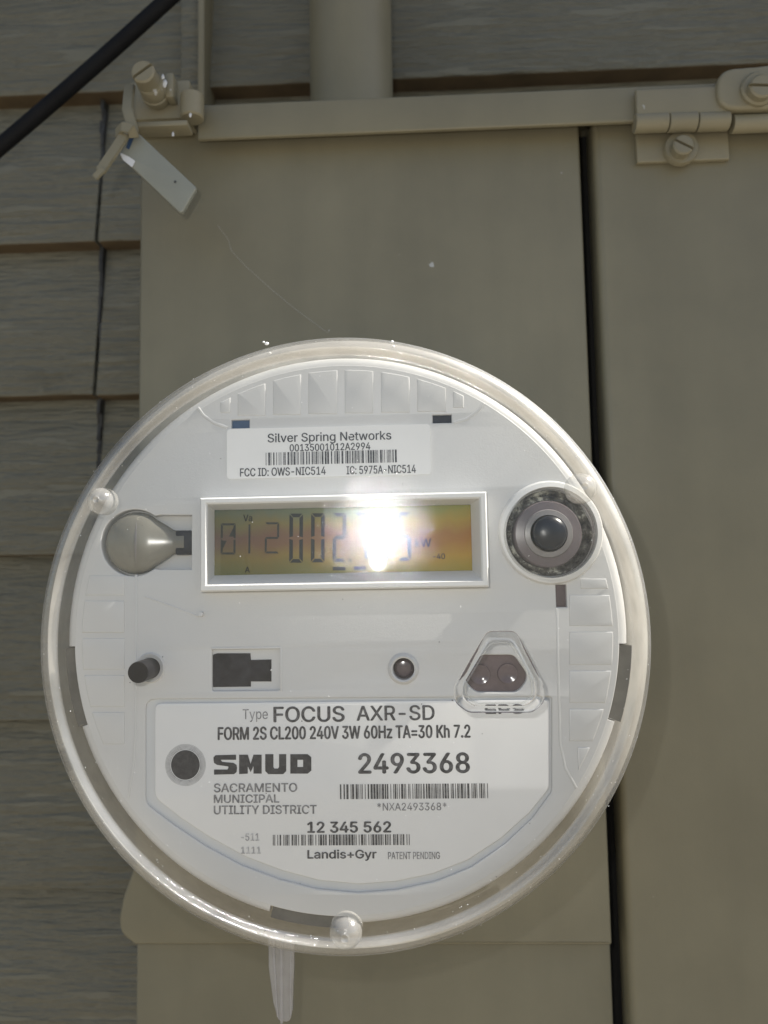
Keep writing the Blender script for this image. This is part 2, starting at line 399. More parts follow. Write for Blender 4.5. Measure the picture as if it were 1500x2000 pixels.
def lcd_mat(zc, zh, xc, xh):
    """reflective display film: interference colours lie in soft horizontal bands that bend a little"""
    m, t, b = mat_new('display_film')
    tc = N(t, 'ShaderNodeTexCoord'); sx = N(t, 'ShaderNodeSeparateXYZ'); t.links.new(tc.outputs['Object'], sx.inputs[0])
    mr = N(t, 'ShaderNodeMapRange'); t.links.new(sx.outputs['Z'], mr.inputs[0])
    mr.inputs[1].default_value = zc - zh; mr.inputs[2].default_value = zc + zh
    nz = noise(t, 60, 3, (1.2, 1, 1)); ad = N(t, 'ShaderNodeMath', operation='MULTIPLY_ADD')
    t.links.new(nz.outputs['Fac'], ad.inputs[0]); ad.inputs[1].default_value = 0.60; t.links.new(mr.outputs[0], ad.inputs[2])
    sb = N(t, 'ShaderNodeMath', operation='SUBTRACT'); t.links.new(ad.outputs[0], sb.inputs[0]); sb.inputs[1].default_value = 0.30
    r = ramp(t, sb.outputs[0], [(0.02, (0.21, 0.185, 0.045)), (0.26, (0.30, 0.200, 0.040)), (0.48, (0.25, 0.130, 0.055)), (0.60, (0.23, 0.120, 0.058)), (0.78, (0.25, 0.195, 0.055)), (0.97, (0.17, 0.195, 0.105))])
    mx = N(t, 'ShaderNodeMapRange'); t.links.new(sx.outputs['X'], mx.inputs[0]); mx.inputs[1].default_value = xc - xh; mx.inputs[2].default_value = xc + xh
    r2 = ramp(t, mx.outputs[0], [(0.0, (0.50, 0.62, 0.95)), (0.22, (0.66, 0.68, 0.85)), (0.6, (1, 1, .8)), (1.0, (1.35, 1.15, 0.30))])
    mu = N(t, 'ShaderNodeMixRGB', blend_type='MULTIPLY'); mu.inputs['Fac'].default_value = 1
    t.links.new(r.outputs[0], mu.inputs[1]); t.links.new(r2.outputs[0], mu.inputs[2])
    t.links.new(mu.outputs[0], b.inputs['Base Color'])
    b.inputs['Roughness'].default_value = 0.32; b.inputs['Specular IOR Level'].default_value = 0.15
    b.inputs['Coat Weight'].default_value = 0.3; b.inputs['Coat Roughness'].default_value = 0.04
    bump(t, b, noise(t, 2600, 2).outputs['Fac'], 0.00003, 1.0)
    return m

# ------------------------------------------------------------------ the house wall
Y_WALL, Y_PANEL = 0.165, 0.078
wall = thing('siding_wall', (0, 0, 0), 'olive grey lap siding wall with embossed wood grain behind the meter cabinet', 'wall')
lips = [188, 478, 777, 1072, 1398, 1735]
zs = [at(100, v, Y_WALL - 0.012).z for v in lips]
pitch = (zs[0] - zs[-1]) / (len(zs) - 1)
XJ = at(196, 600, Y_WALL - 0.008).x                # the open butt joint left of the cabinet
def board(x0, x1, zb, name='siding_board'):
    """one lap board: thin top tucked under the next one, rounded drip edge at the bottom"""
    ht = pitch * 1.22; lean = 0.014
    prof = [(Y_WALL - lean, zb + 0.0012), (Y_WALL - lean + 0.0006, zb + 0.0003), (Y_WALL - lean + 0.0015, zb), (Y_WALL - 0.0025, zb),
            (Y_WALL - 0.0005 + 0.004, zb + ht), (Y_WALL - 0.0045 + 0.004, zb + ht)]
    bm = bmesh.new(); nx = 1
    L = [bm.verts.new((x0, y, z)) for y, z in prof]; Rr = [bm.verts.new((x1, y, z)) for y, z in prof]
    k = len(prof)
    for i in range(k): bm.faces.new((L[i], L[(i + 1) % k], Rr[(i + 1) % k], Rr[i]))
    bm.faces.new(L); bm.faces.new(Rr[::-1])
    o = from_bm(name, bm, M['siding'], wall, ang=50); o.data.materials.append(M['shaded_underside'])
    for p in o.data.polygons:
        if p.normal.z < -.8: p.material_index = 1      # underside: shade of the lap put into the colour, with brown dirt stain
    return o
z_top = at(100, 188, Y_WALL - 0.012).z
for i in range(-2, 8):
    zb = z_top - pitch * i
    if 1 <= i <= 3 or i == 4:
        board(-0.55, XJ - 0.0010, zb + random.uniform(-.0006, .0006)); board(XJ + 0.0010, 0.65, zb + random.uniform(-.0006, .0006))
    else: board(-0.55, 0.65, zb)
jt = bmesh.new()
pts = []
zz = z_top - 0.002
seg = 46
for i in range(seg):
    z = zz - (pitch * 3.9) * i / seg; wdt = 0.0017 * (0.8 + 0.5 * random.random())
    if random.random() < 0.10: continue
    h = pitch * 3.9 / seg * 1.02
    off = random.uniform(-.0004, .0004)
    q = [jt.verts.new((XJ + off + s * wdt / 2, Y_WALL - 0.0082 + random.uniform(-.0008, .0016), z + e * h / 2)) for s, e in ((-1, -1), (1, -1), (1, 1), (-1, 1))]
    b_ = [jt.verts.new((v.co.x, Y_WALL + 0.002, v.co.z)) for v in q]
    jt.faces.new(q)
    for a in range(4): jt.faces.new((q[a], b_[a], b_[(a + 1) % 4], q[(a + 1) % 4]))
from_bm('caulk_bead', jt, M['caulk'], wall, sm=False)
box('sheathing', -2.5, 2.5, Y_WALL + 0.0085, Y_WALL + 0.10, -1.42, 1.30, M['sheathing'], wall)
# vertical trim strip beside the conduit
tx0 = at(352, 100, 0.145).x; tx1 = at(404, 100, 0.145).x
tz0 = at(380, 214, 0.140).z
box('trim_strip', tx0, tx1 - 0.0036, 0.1455, 0.160, tz0, tz0 + 0.30, M['siding'], wall, 0.0012)
box('trim_edge', tx1 - 0.0034, tx1, 0.1405, 0.161, tz0, tz0 + 0.30, M['hardware'], wall, 0.0008)

sun_block = box('added_overhang', -2.5, 2.5, 0.009, Y_WALL + 0.10, 1.305, 1.42, M['sun_block'])  # unseen overhang, added to keep the sun off the wall and panel
tag(sun_block, 'unseen overhang added above the siding wall to block the sun', 'sun_block')
gm = bpy.data.meshes.new('ground'); gm.from_pydata([(-60, -60, -1.42), (60, -60, -1.42), (60, 20, -1.42), (-60, 20, -1.42)], [], [(0, 1, 2, 3)])
tag(link('ground', gm, M['ground']), 'dry pale ground in front of the wall', kind='structure')

# ------------------------------------------------------------------ conduit and cable
ccx = (at(598, 100, 0.118).x + at(770, 100, 0.118).x) / 2
cr = pxl(86, 0.118)
con = lathe('conduit_pipe', [(0, 0), (cr, 0), (cr, 0.35), (0, 0.35)], 0, 0, M['panel'], n=48,
            M=Matrix.Translation((ccx, 0.124, at(690, 235, 0.124).z - 0.016)) @ Matrix.Rotation(R(90), 4, 'X'))
tag(con, 'painted round conduit pipe rising from the cabinet top past the siding', 'pipe')
p0, p1 = at(-60, 337, 0.105), at(420, -86, 0.105)
cab = [p0.lerp(p1, i / 24) + Vector((0, 0, -0.0016 * math.sin(math.pi * i / 24))) for i in range(25)]
tag(tube('black_cable', cab, pxl(15.8, 0.105), M['cable'], n=20), 'thick black cable slanting across the upper left corner', 'cable')

# ------------------------------------------------------------------ cabinet
cabn = thing('meter_cabinet', (0, 0, 0), 'beige painted metal meter cabinet with hinged door and screwed latch', 'cabinet')
yp = Y_PANEL
def X(u, v, y=yp): return at(u, v, y).x
def Z(u, v, y=yp): return at(u, v, y).z
# boxed body behind the sheets
xl = X(300, 800); xr = X(1700, 800)
box('cabinet_body', xl, xr, yp + 0.020, Y_WALL - 0.012, Z(700, 2300), Z(700, 215) - 0.002, M['sheathing'], cabn)
ztop = Z(700, 240); zhem = Z(700, 1846)
xa = (X(275, 300) + X(262, 1650)) / 2; xg = (X(1134, 260) + X(1183, 1600)) / 2
ol = [(xa, ztop), (xa, Z(262, 1690)), (X(240, 1752), Z(240, 1752)), (X(232, 1790), Z(232, 1790)), (X(234, 1822), Z(234, 1822)), (X(262, 1846), zhem), (xg, zhem), (xg, ztop)]
mhx, mhz = at(682, 1245, yp).x, at(682, 1245, yp).z
plate('cover_panel', rounded(ol, [0, .004, .006, .006, .006, .002, 0.001, 0]), yp, yp + 0.005, M['panel'], cabn, bev=0.0012)
plate('panel_side_return', [(xa + .001, ztop - .002), (xa + .001, Z(262, 1700)), (xa + .003, Z(262, 1700)), (xa + .003, ztop - .002)], yp + 0.0055, yp + 0.06, M['panel'], cabn)
lo = [(X(256, 1900), Z(256, 1838)), (X(256, 1900), Z(256, 2350)), (xg + 0.0006, Z(700, 2350)), (xg + 0.0006, Z(700, 1838))]
plate('lower_panel', lo, yp + 0.0055, yp + 0.0105, M['panel'], cabn, bev=0.0008)
# right-hand door, rounded leading edge
xd = xg + pxl(27, yp)
plate('door', [(xd, Z(1200, 235)), (xd, Z(1200, 2350)), (xr, Z(1200, 2350)), (xr, Z(1200, 235))], yp - 0.001, yp + 0.014, M['panel'], cabn, bev=0.0030, seg=4)
# top lip of the cabinet
zl1 = Z(820, 186, yp - 0.009); zl0 = Z(820, 254, yp - 0.009)
xlip0 = X(386, 230, yp - 0.009)
plate('top_lip', [(xlip0, zl0), (xr, zl0), (xr, zl1), (xlip0, zl1)], yp - 0.009, yp - 0.0065, M['panel'], cabn, bev=0.0009)
box('top_flange', xlip0 + .001, xr, yp - 0.0064, yp + 0.06, zl1 - 0.0026, zl1 - 0.0006, M['panel'], cabn)

def screw(name, u, v, y, r_px, depth, slot_deg, parent, mat, r_hole=0.0):
    """slotted pan-head screw standing off the sheet; the slot is a real groove between two half heads"""
    p = at(u, v, y); r = pxl(r_px, y); hw = r * 0.13; sd = depth * 0.45
    a = R(slot_deg); ca, sa = math.cos(a), math.sin(a)
    bm = bmesh.new(); n = 14
    for s in (1, -1):
        t0 = math.asin(hw / r); pts2 = [(r * math.cos(t0 + (math.pi - 2 * t0) * i / n), s * r * math.sin(t0 + (math.pi - 2 * t0) * i / n)) for i in range(n + 1)]
        ring0 = [bm.verts.new((x * .86, 0, z * .86 if abs(z) > hw * 1.2 else s * hw)) for x, z in pts2]
        ring1 = [bm.verts.new((x, r * 0.14, z)) for x, z in pts2]
        ring2 = [bm.verts.new((x, sd, z)) for x, z in pts2]
        for A, B in ((ring0, ring1), (ring1, ring2)):
            for i in range(n + 1):
                j = (i + 1) % (n + 1); bm.faces.new((A[i], A[j], B[j], B[i]))
        bm.faces.new(ring0)
    lathe_bm(bm, [(0, sd), (r, sd), (r, depth), (0, depth)], 0, 0, 28)
    Mx = Matrix.Translation((p.x, y, p.z)) @ Matrix(((ca, 0, -sa, 0), (0, 1, 0, 0), (sa, 0, ca, 0), (0, 0, 0, 1)))
    bmesh.ops.transform(bm, matrix=Mx, verts=bm.verts)
    return from_bm(name, bm, mat, parent, ang=40)

# hinge at the right end of the lip
yh = yp - 0.012
hinge = plate('hinge', rect_px(1243, 170, 1432, 222, yh), yh, yh + 0.0028, M['hardware'], cabn, bev=0.0007)
kr = pxl(19, yh)
def knuckle(u0, u1, v, y, r):
    a, b = at(u0, v, y), at(u1, v, y)
    o = lathe('knuckle', [(0, 0), (r * .93, 0), (r, r * .07), (r, (b.x - a.x) - r * .07), (r * .93, b.x - a.x), (0, b.x - a.x)], 0, 0, M['hardware'], hinge, n=28,
              M=Matrix.Translation((a.x, y + r, a.z)) @ Matrix.Rotation(R(-90), 4, 'Z'))
    return o
knuckle(1244, 1309, 231, yh - .001, kr); knuckle(1311, 1366, 229, yh - .001, kr * 1.02); knuckle(1368, 1430, 228, yh - .001, kr)
plate('hinge_leaf', rect_px(1243, 254, 1424, 314, yp - .0035), yp - 0.0035, yp - 0.0012, M['hardware'], hinge, bev=0.0006)
lathe('washer', [(pxl(5, yp), 0), (pxl(33, yp) * .96, 0), (pxl(33, yp), .0006), (pxl(33, yp), .0028), (pxl(5, yp), .0028)], *xz(1332, 287, yp - .0062), M['hardware'], hinge, n=40,
      M=Matrix.Translation((0, yp - .0062, 0)))
screw('screw', 1336, 281, yp - .0102, 21, .0042, -30, hinge, M['hardware'])
# lug with a screw at the frame edge
yl = yp - 0.014
lug = plate('latch_lug', rounded([xz(1402, 213, yl), xz(1700, 205, yl), xz(1700, 100, yl), xz(1480, 128, yl), xz(1402, 134, yl)], [.0085, .001, .001, .004, .0075], 8), yl, yl + .0045, M['hardware'], cabn, bev=0.0014, seg=4)
lathe('washer', [(pxl(8, yl), 0), (pxl(35, yl) * .9, 0), (pxl(35, yl), .0008), (pxl(35, yl), .0024), (pxl(8, yl), .0024)], *xz(1484, 170, yl - .002), M['hardware'], lug, n=40, M=Matrix.Translation((0, yl - .002, 0)))
screw('screw', 1490, 166, yl - .0052, 25, .0034, -4, lug, M['hardware'])
kb = at(1440, 228, yl)
lathe('lug_barrel', [(0, 0), (pxl(18, yl), 0), (pxl(18, yl), .05), (0, .05)], 0, 0, M['hardware'], lug, n=28,
      M=Matrix.Translation((kb.x, yl + .005, kb.z)) @ Matrix.Rotation(R(-90), 4, 'Z'))
# latch bracket with its standing barrel screw at the left end of the lip
yb = yp - 0.020
bx0, bx1 = at(262, 230, yb).x, at(384, 230, yb).x
bz0, bz1 = at(320, 240, yp - .006).z, at(320, 176, yp - .006).z
latch = box('latch_bracket', at(266, 230, yp - .004).x, at(382, 230, yp - .004).x, yp - 0.012, yp - 0.0002, bz0 - .002, bz1, M['hardware'], cabn, 0.001)
box('bracket_shelf', at(258, 262, yb).x, at(366, 262, yb).x, yb, yp - 0.0125, at(320, 246, yb).z, at(320, 240, yb).z + .001, M['hardware'], latch, 0.0006)
ht_ = at(365, 170, yb).z; hb_ = at(365, 218, yb).z
lathe('bracket_hook', [(0, 0), (.0040, 0), (.0046, .0006), (.0046, ht_ - hb_ - .0006), (.0040, ht_ - hb_), (0, ht_ - hb_)], 0, 0, M['hardware'], latch, n=24,
      M=Matrix.Translation((at(368, 200, yb).x, yb + .005, hb_)) @ Matrix.Rotation(R(90), 4, 'X'))
hd = at(278, 138, 0.050); bs = at(330, 215, yp - .004)
cxh, czh = hd.x, hd.z
lathe('barrel', [(0, .056), (.0046, .056), (.0050, .0566), (.0050, .0615), (.0056, .0617), (.0056, .0640), (.0048, .0642), (.0048, yp - .012), (0, yp - .012)], cxh + .0006, czh - .0006, M['hardware'], latch, n=36)
screw('screw', 278, 138, 0.050, 25, .0062, 35, latch, M['hardware'])
box('bracket_ear', cxh + .0052, cxh + .0085, .060, .066, czh - .004, czh + .006, M['hardware'], latch, .0008)

for u, v, y, r in ((322, 163, .0570, .0009), (331, 190, .0630, .0007), (318, 150, .0555, .0006), (338, 262, .0575, .0005), (372, 225, .0555, .0005)):
    p = at(u, v, y); bm = bmesh.new()
    bmesh.ops.create_icosphere(bm, subdivisions=2, radius=r, matrix=Matrix.Translation(p) @ Matrix.Diagonal((1, .5, 1.7, 1)))
    for q in bm.verts: q.co += Vector((random.uniform(-1, 1), random.uniform(-.4, .4), random.uniform(-1, 1))) * r * .3
    from_bm('paint_chip', bm, M['chip'], latch)
# ------------------------------------------------------------------ seals
tagth = thing('seal_tag', (0, 0, 0), 'pale grey plastic seal tag hanging tilted from the latch screw', 'seal')
ys = 0.052
body = plate('tag_body', rounded([xz(262, 252, ys), xz(232, 302, ys), xz(354, 418, ys), xz(384, 366, ys)], [.0006, .0006, .0012, .0012]), ys, ys + .0022, M['tag'], tagth, bev=0.0005)
plate('chipped_corner', rounded([xz(233, 297, ys - .0004), xz(240, 312, ys - .0004), xz(258, 327, ys - .0004), xz(264, 314, ys - .0004), xz(252, 306, ys - .0004)], .0005), ys - .0004, ys - .0002, M['chip'], body)
flat('scuff', [[xz(256, 262, ys - .0003), xz(262, 268, ys - .0003), xz(252, 292, ys - .0003), xz(246, 288, ys - .0003)]], ys - .0003, M['blue'], body)
lathe('pinhole', [(0, 0), (.0005, 0)], *xz(342, 355, ys - .0002), M['grit'], body, n=12, M=Matrix.Translation((0, ys - .0002, 0)))
def strap(name, pts, wd, th, parent, mat):
    """flat plastic strip following 3-D points, its width lying in the wall plane"""
    bm = bmesh.new(); rings = []
    P = [Vector(p) for p in pts]
    for i, p in enumerate(P):
        t = (P[min(i + 1, len(P) - 1)] - P[max(i - 1, 0)]).normalized(); s = t.cross(Vector((0, 1, 0))).normalized(); nn = s.cross(t).normalized()
        rings.append([bm.verts.new(p + s * a * wd / 2 + nn * b * th / 2) for a, b in ((-1, -1), (1, -1), (1, 1), (-1, 1))])
    for A, B in zip(rings, rings[1:]):
        for k in range(4): bm.faces.new((A[k], A[(k + 1) % 4], B[(k + 1) % 4], B[k]))
    bm.faces.new(rings[0]); bm.faces.new(rings[-1])
    bmesh.ops.bevel(bm, geom=bm.edges[:], offset=th * .2, segments=2, affect='EDGES')
    return from_bm(name, bm, mat, parent)
strap('strap_loop', [at(254, 168, .058), at(251, 190, .054), at(249, 214, .051), at(256, 238, .050), at(262, 262, .0505)], pxl(22, .05), .0016, tagth, M['hardware'])
strap('strap_eye', [at(228, 262, .0515), at(240, 248, .0475), at(256, 252, .047), at(262, 268, .0500)], pxl(22, .05), .0014, tagth, M['hardware'])
strap('strap_tail', [at(244, 262, .0495), at(228, 288, .049), at(210, 314, .0485), at(195, 336, .048)], pxl(21, .05), .0015, tagth, M['hardware'])
strap('tail_tip', [at(203, 330, .0472), at(194, 338, .0470), at(185, 348, .0472)], pxl(14, .05), .0012, tagth, M['hardware'])

mseal = thing('ring_seal', (0, 0, 0), 'clear white plastic seal strip hanging below the meter', 'seal')
M['seal'] = clear_cover('cloudy_seal_plastic', 0.62, (0.62, 0.60, 0.60), (0.9, 0.9, 0.9), 0.06, 0.1, 0.00005, 0.3)
yse = 0.040
sb_ = plate('seal_body', rounded([xz(523, 1820, yse), xz(524, 1890, yse), xz(533, 1960, yse), xz(543, 1996, yse), xz(566, 1999, yse), xz(571, 1975, yse), xz(574, 1890, yse), xz(574, 1820, yse)], .002), yse, yse + .0028, M['seal'], mseal, bev=.0007)
plate('seal_rib', [xz(547, 1820, yse), xz(548, 1997, yse), xz(553, 1997, yse), xz(553, 1820, yse)], yse - .0008, yse - .0001, M['seal'], sb_, bev=.0002)
plate('seal_rib', [xz(530, 1820, yse), xz(541, 1985, yse), xz(544, 1985, yse), xz(535, 1820, yse)], yse - .0006, yse - .0001, M['seal'], sb_, bev=.0002)
plate('seal_rib', [xz(567, 1820, yse), xz(566, 1985, yse), xz(569, 1980, yse), xz(571, 1820, yse)], yse - .0006, yse - .0001, M['seal'], sb_, bev=.0002)

# ------------------------------------------------------------------ the meter
meter = thing('electric_meter', (0, 0, 0), 'round electric meter under a clear domed cover with display and nameplate', 'electric meter')
YF = 0.0130                                        # front of the white face
ccx, ccz = at(667, 1243, 0.004).x, at(667, 1243, 0.004).z
RC = pxl(596, 0.004)
hx, hz = at(670, 1236, YF).x, at(670, 1236, YF).z
RH = pxl(549, YF)
def ang_of(u, v):
    a, b = xz(u, v, YF); return math.atan2(b - hz, a - hx)
# ---- cover
def cover():
    bm = bmesh.new(); fr = 0.0052
    prof = [(0, 0), (RC * .3, 0), (RC * .6, 0), (RC * .8, 0), (RC - .0072, 0)]
    for i in range(1, 9):                          # a low raised bead runs round the edge of the front
        q = i / 8; prof.append((RC - .0072 + .0026 * q, -.0006 + .0006 * math.cos(math.pi * q)))
    r0, y0, ry = RC - .0046, -.0012, .0100
    for i in range(1, 11):
        a = math.pi / 2 * i / 10; prof.append((r0 + .0046 * math.sin(a), y0 + ry - ry * math.cos(a)))
    prof += [(RC + .0002, .014), (RC + .0007, .03), (RC + .0012, .060), (RC + .0042, .0604), (RC + .0046, .0615), (RC + .0046, .070)]
    fs = lathe_bm(bm, prof, ccx, ccz, 200)
    lim = RC - .0074
    for f in bm.faces:
        c = f.calc_center_median(); f.material_index = 0 if math.hypot(c.x - ccx, c.z - ccz) < lim else (1 if c.y < .0088 else 2)
    for f in bm.faces: f.smooth = True
    me = bpy.data.meshes.new('clear_cover'); bm.normal_update(); bm.faces.ensure_lookup_table()
    if bm.faces[0].normal.y > 0: bmesh.ops.reverse_faces(bm, faces=bm.faces[:])
    bm.to_mesh(me); bm.free()
    me.materials.append(M['clear']); me.materials.append(M['rim']); me.materials.append(M['side'])
    return link('clear_cover', me, None, meter)
cov = cover()
def boss(u, v, rp, nm='cover_boss'):
    y0 = -0.0036; r = pxl(rp, y0); cx, cz = xz(u, v, y0)
    prof = [(0, y0 + .0005), (r * .16, y0 + .0004), (r * .22, y0)] + [(r * math.sin(R(14 + 76 * i / 10)), y0 + .0046 * (1 - math.cos(R(14 + 76 * i / 10)))) for i in range(11)] + [(r * 1.0, .0030)]
    return lathe(nm, prof, cx, cz, M['boss'], cov, n=44, ang=60)
boss(187, 976, 28); boss(1142, 950, 31); boss(673, 1834, 32)
# ---- moulded triangular ridge of the optical port in the cover
def tri(y, k):
    P = [(952, 1232), (1008, 1232), (1062, 1335), (1066, 1372), (1040, 1393), (915, 1393), (886, 1372), (888, 1340)]
    c = (975, 1325)
    return [xz(c[0] + (u - c[0]) * k, c[1] + (v - c[1]) * k, y) for u, v in P]
yt = -0.0016
rr_ = [.003, .003, .004, .004, .004, .004, .004, .004]
ridge = plate('port_ridge', rounded(tri(yt, 1.0), rr_), yt, -0.0001, M['glass'], cov, holes=[rounded(tri(yt, .80), rr_)], bev=.0006, seg=3)
plate('port_ridge', rounded(tri(yt, .76), rr_), -0.0007, -0.0001, M['ridge'], cov, holes=[rounded(tri(yt, .72), rr_)], bev=.0002)
# dust and grit on the cover
def specks(name, n, rmin, rmax, mat, spread):
    bm = bmesh.new()
    for _ in range(n):
        a = random.uniform(0, 2 * math.pi); rad = RC * (random.uniform(0, .98) ** .5 if random.random() < spread else random.uniform(.90, 1.003))
        x, z = ccx + rad * math.cos(a), ccz + rad * math.sin(a); s = random.uniform(rmin, rmax)
        d = max(0, rad - (RC - .0052)); y = .0052 - math.sqrt(max(0, .0052 ** 2 - d * d)) if d > 0 else 0
        mt = Matrix.Translation((x, y - s * .3, z)) @ Matrix.Rotation(random.uniform(0, 3), 4, 'Y') @ Matrix.Diagonal((s * random.uniform(.6, 2.0), s * .5, s, 1))
        bmesh.ops.create_icosphere(bm, subdivisions=1, radius=1.0, matrix=mt)
    o = from_bm(name, bm, mat, cov); o['kind'] = 'stuff'; return o
specks('dust', 260, .00004, .00014, M['dust'], .55)
specks('grit', 26, .00008, .00020, M['grit'], .9)
bm = bmesh.new()
for u, v, s in ((521, 671, .0007), (527, 690, .00055), (766, 667, .0005), (768, 677, .0006), (515, 668, .0004)):
    p = at(u, v, .001)
    bmesh.ops.create_icosphere(bm, subdivisions=2, radius=s * .7, matrix=Matrix.Translation(p) @ Matrix.Diagonal((1.3, .6, 1, 1)))
o = from_bm('droplet', bm, M['dust'], cov); o['kind'] = 'stuff'
# ---- white face with notches and openings
def notch(u, v): return ang_of(u, v)
NT = [(ang_of(150, 1262), ang_of(176, 1414), .962), (ang_of(1186, 1406), ang_of(1212, 1257), .962), (ang_of(528, 1770), ang_of(680, 1790), .965)]
RI = RH - .0034
def face_outline(n=200): return [(hx + (RI + .0005) * math.cos(2 * math.pi * i / n), hz + (RI + .0005) * math.sin(2 * math.pi * i / n)) for i in range(n)]
def face_rim(a0, a1, n=70):
    """rounded outer edge of the white face between two notches"""
    prof = [(RI - .0002, YF + .0010), (RI + .0001, YF + .00005), (RI + .0012, YF + .0003), (RI + .0023, YF + .0010), (RI + .0031, YF + .0022), (RH, YF + .0040), (RH, YF + .011)]
    bm = bmesh.new(); cols = []
    for i in range(n + 1):
        a = a0 + (a1 - a0) * i / n
        cols.append([bm.verts.new((hx + r * math.cos(a), y, hz + r * math.sin(a))) for r, y in prof])
    for A, B in zip(cols, cols[1:]):
        for k in range(len(prof) - 1): bm.faces.new((A[k], A[k + 1], B[k + 1], B[k]))
    bm.faces.new(cols[0]); bm.faces.new(cols[-1])
    return from_bm('face_rim', bm, M['white'], face)
def pxpoly(P, y): return [xz(u, v, y) for u, v in P]
bulb_c = xz(262, 1060, YF)
holeA = []
rb = pxl(66, YF)
for i in range(40):                                # keyhole opening of the bulb-shaped light pipe
    a = R(52) + R(256) * i / 39; holeA.append((bulb_c[0] + rb * math.cos(a), bulb_c[1] + rb * math.sin(a)))
holeA = holeA + [xz(312, 1112, YF), xz(374, 1112, YF), xz(374, 1006, YF), xz(312, 1006, YF)]
port = rounded(pxpoly([(940, 1279), (1004, 1279), (1034, 1322), (1012, 1352), (928, 1352), (902, 1322)], YF), [.003, .003, .004, .004, .004, .004], 6)
name_px = [(284, 1366), (1078, 1361), (1078, 1546), (1040, 1598), (985, 1650), (920, 1694), (850, 1722), (775, 1738), (700, 1744), (620, 1737), (545, 1718), (470, 1690), (400, 1652), (340, 1612), (284, 1570)]
name_out = rounded(pxpoly(name_px, YF), [.003, .001] + [.004] * 13, 4)
slotR = rect_px(1086, 1142, 1107, 1186, YF)
winA = rounded(rect_px(414, 1267, 547, 1349, YF), .0008)
pinh = circ(*xz(293, 1306, YF), pxl(21, YF), 32); led = circ(*xz(789, 1307, YF), pxl(21, YF), 32)
sl1 = rect_px(452, 820, 487, 836, YF); sl2 = rect_px(845, 810, 882, 826, YF)
lcdh = rect_px(404, 978, 938, 1138, YF)
btnh = circ(*xz(1074, 1041, YF), pxl(84, YF), 48)
face = plate('face', face_outline(), YF, YF + .011, M['white'], meter, holes=[holeA, port, name_out, slotR, winA, led, sl1, sl2, lcdh, btnh], bev=.0004, seg=3)
_nt = sorted([(a0 % (2 * math.pi), a1 % (2 * math.pi)) for a0, a1, k in NT])
for i in range(3):
    e = _nt[i][1]; st = _nt[(i + 1) % 3][0]
    if st < e: st += 2 * math.pi
    face_rim(e, st)
# skirt wall and grey base behind
lathe('inner_base', [(0, YF + .0125), (RH * .985, YF + .0125), (RH * .99, YF + .013), (RH * 1.0, .066), (0, .066)], hx, hz, M['skirt'], meter, n=96)
lathe('socket_ring', [(RC + .0050, .0650), (RC + .0062, .0640), (RC + .0072, .0650), (RC + .0072, yp - .0005), (RC + .0050, yp - .0005)], ccx, ccz, M['panel'], meter, n=120)
# dark tabs seen in the notches
for a0, a1, kk in NT:
    if a1 < a0: a1 += 2 * math.pi
    am = (a0 + a1) / 2; da = (a1 - a0) / 2 * .96; pts = []
    for i in range(13):
        a = am - da + 2 * da * i / 12; pts.append((hx + RH * .94 * math.cos(a), hz + RH * .94 * math.sin(a)))
    for i in range(13):
        a = am + da - 2 * da * i / 12; pts.append((ccx * .5 + hx * .5 + (RC - .0024) * math.cos(a), ccz * .5 + hz * .5 + (RC - .0024) * math.sin(a)))
    plate('base_tab', pts, YF + .0025, YF + .006, M['base'], meter)
# ---- raised pads of the moulded face
yq = YF - .00024
def pad(u0, v0, u1, v1, rclip):
    """a pad clipped by the round edge of the face"""
    P = [(681 + rclip * math.cos(2 * math.pi * i / 180), 1249 + rclip * math.sin(2 * math.pi * i / 180)) for i in range(180)]
    for ax, lim, sg in ((0, u0, 1), (0, u1, -1), (1, v0, 1), (1, v1, -1)):
        Q = []
        for i in range(len(P)):
            p, q = P[i - 1], P[i]; dp, dq = (p[ax] - lim) * sg, (q[ax] - lim) * sg
            if dp * dq < 0: t = dp / (dp - dq); Q.append((p[0] + (q[0] - p[0]) * t, p[1] + (q[1] - p[1]) * t))
            if dq >= 0: Q.append(q)
        P = Q
    out = []
    for p in P:
        if not out or math.hypot(p[0] - out[-1][0], p[1] - out[-1][1]) > 1.5: out.append(p)
    if math.hypot(out[0][0] - out[-1][0], out[0][1] - out[-1][1]) < 1.5: out.pop()
    return [xz(u, v, yq) for u, v in out]
for i, (a, b) in enumerate(((430, 450), (464, 519), (533, 588), (602, 659), (673, 729), (744, 800), (815, 871), (885, 906))):
    plate('raised_pad', pad(a, 690, b, 812 - (a - 450) * .022 - (6 if i in (0, 7) else 0), 527), yq, YF + .0012, M['white'], face, bev=.00035)
for a, b in ((1124, 1163), (1173, 1236), (1247, 1308), (1319, 1381), (1391, 1454), (1466, 1530)):
    plate('raised_pad', pad(140, a, 243 - max(0, b - 1460) * .5, b, 522), yq, YF + .0012, M['white'], face, bev=.00035)
for a, b in ((1130, 1150), (1162, 1223), (1234, 1299), (1310, 1373), (1385, 1448), (1460, 1506)):
    plate('raised_pad', pad(1112 + max(0, b - 1460) * .35 + (22 if b == 1150 else 0), a, 1230, b, 517), yq, YF + .0012, M['white'], face, bev=.00035)
def ridge_line(P, w, name='moulded_ridge'):
    pts = [at(u, v, YF) for u, v in P]; L = []; Rr = []
    for i, p in enumerate(pts):
        t = (pts[min(i + 1, len(pts) - 1)] - pts[max(i - 1, 0)]); s = Vector((-t.z, 0, t.x)).normalized() * w / 2
        L.append(((p + s).x, (p + s).z)); Rr.append(((p - s).x, (p - s).z))
    return plate(name, L + Rr[::-1], YF - .0002, YF + .001, M['white'], face, bev=.00015)
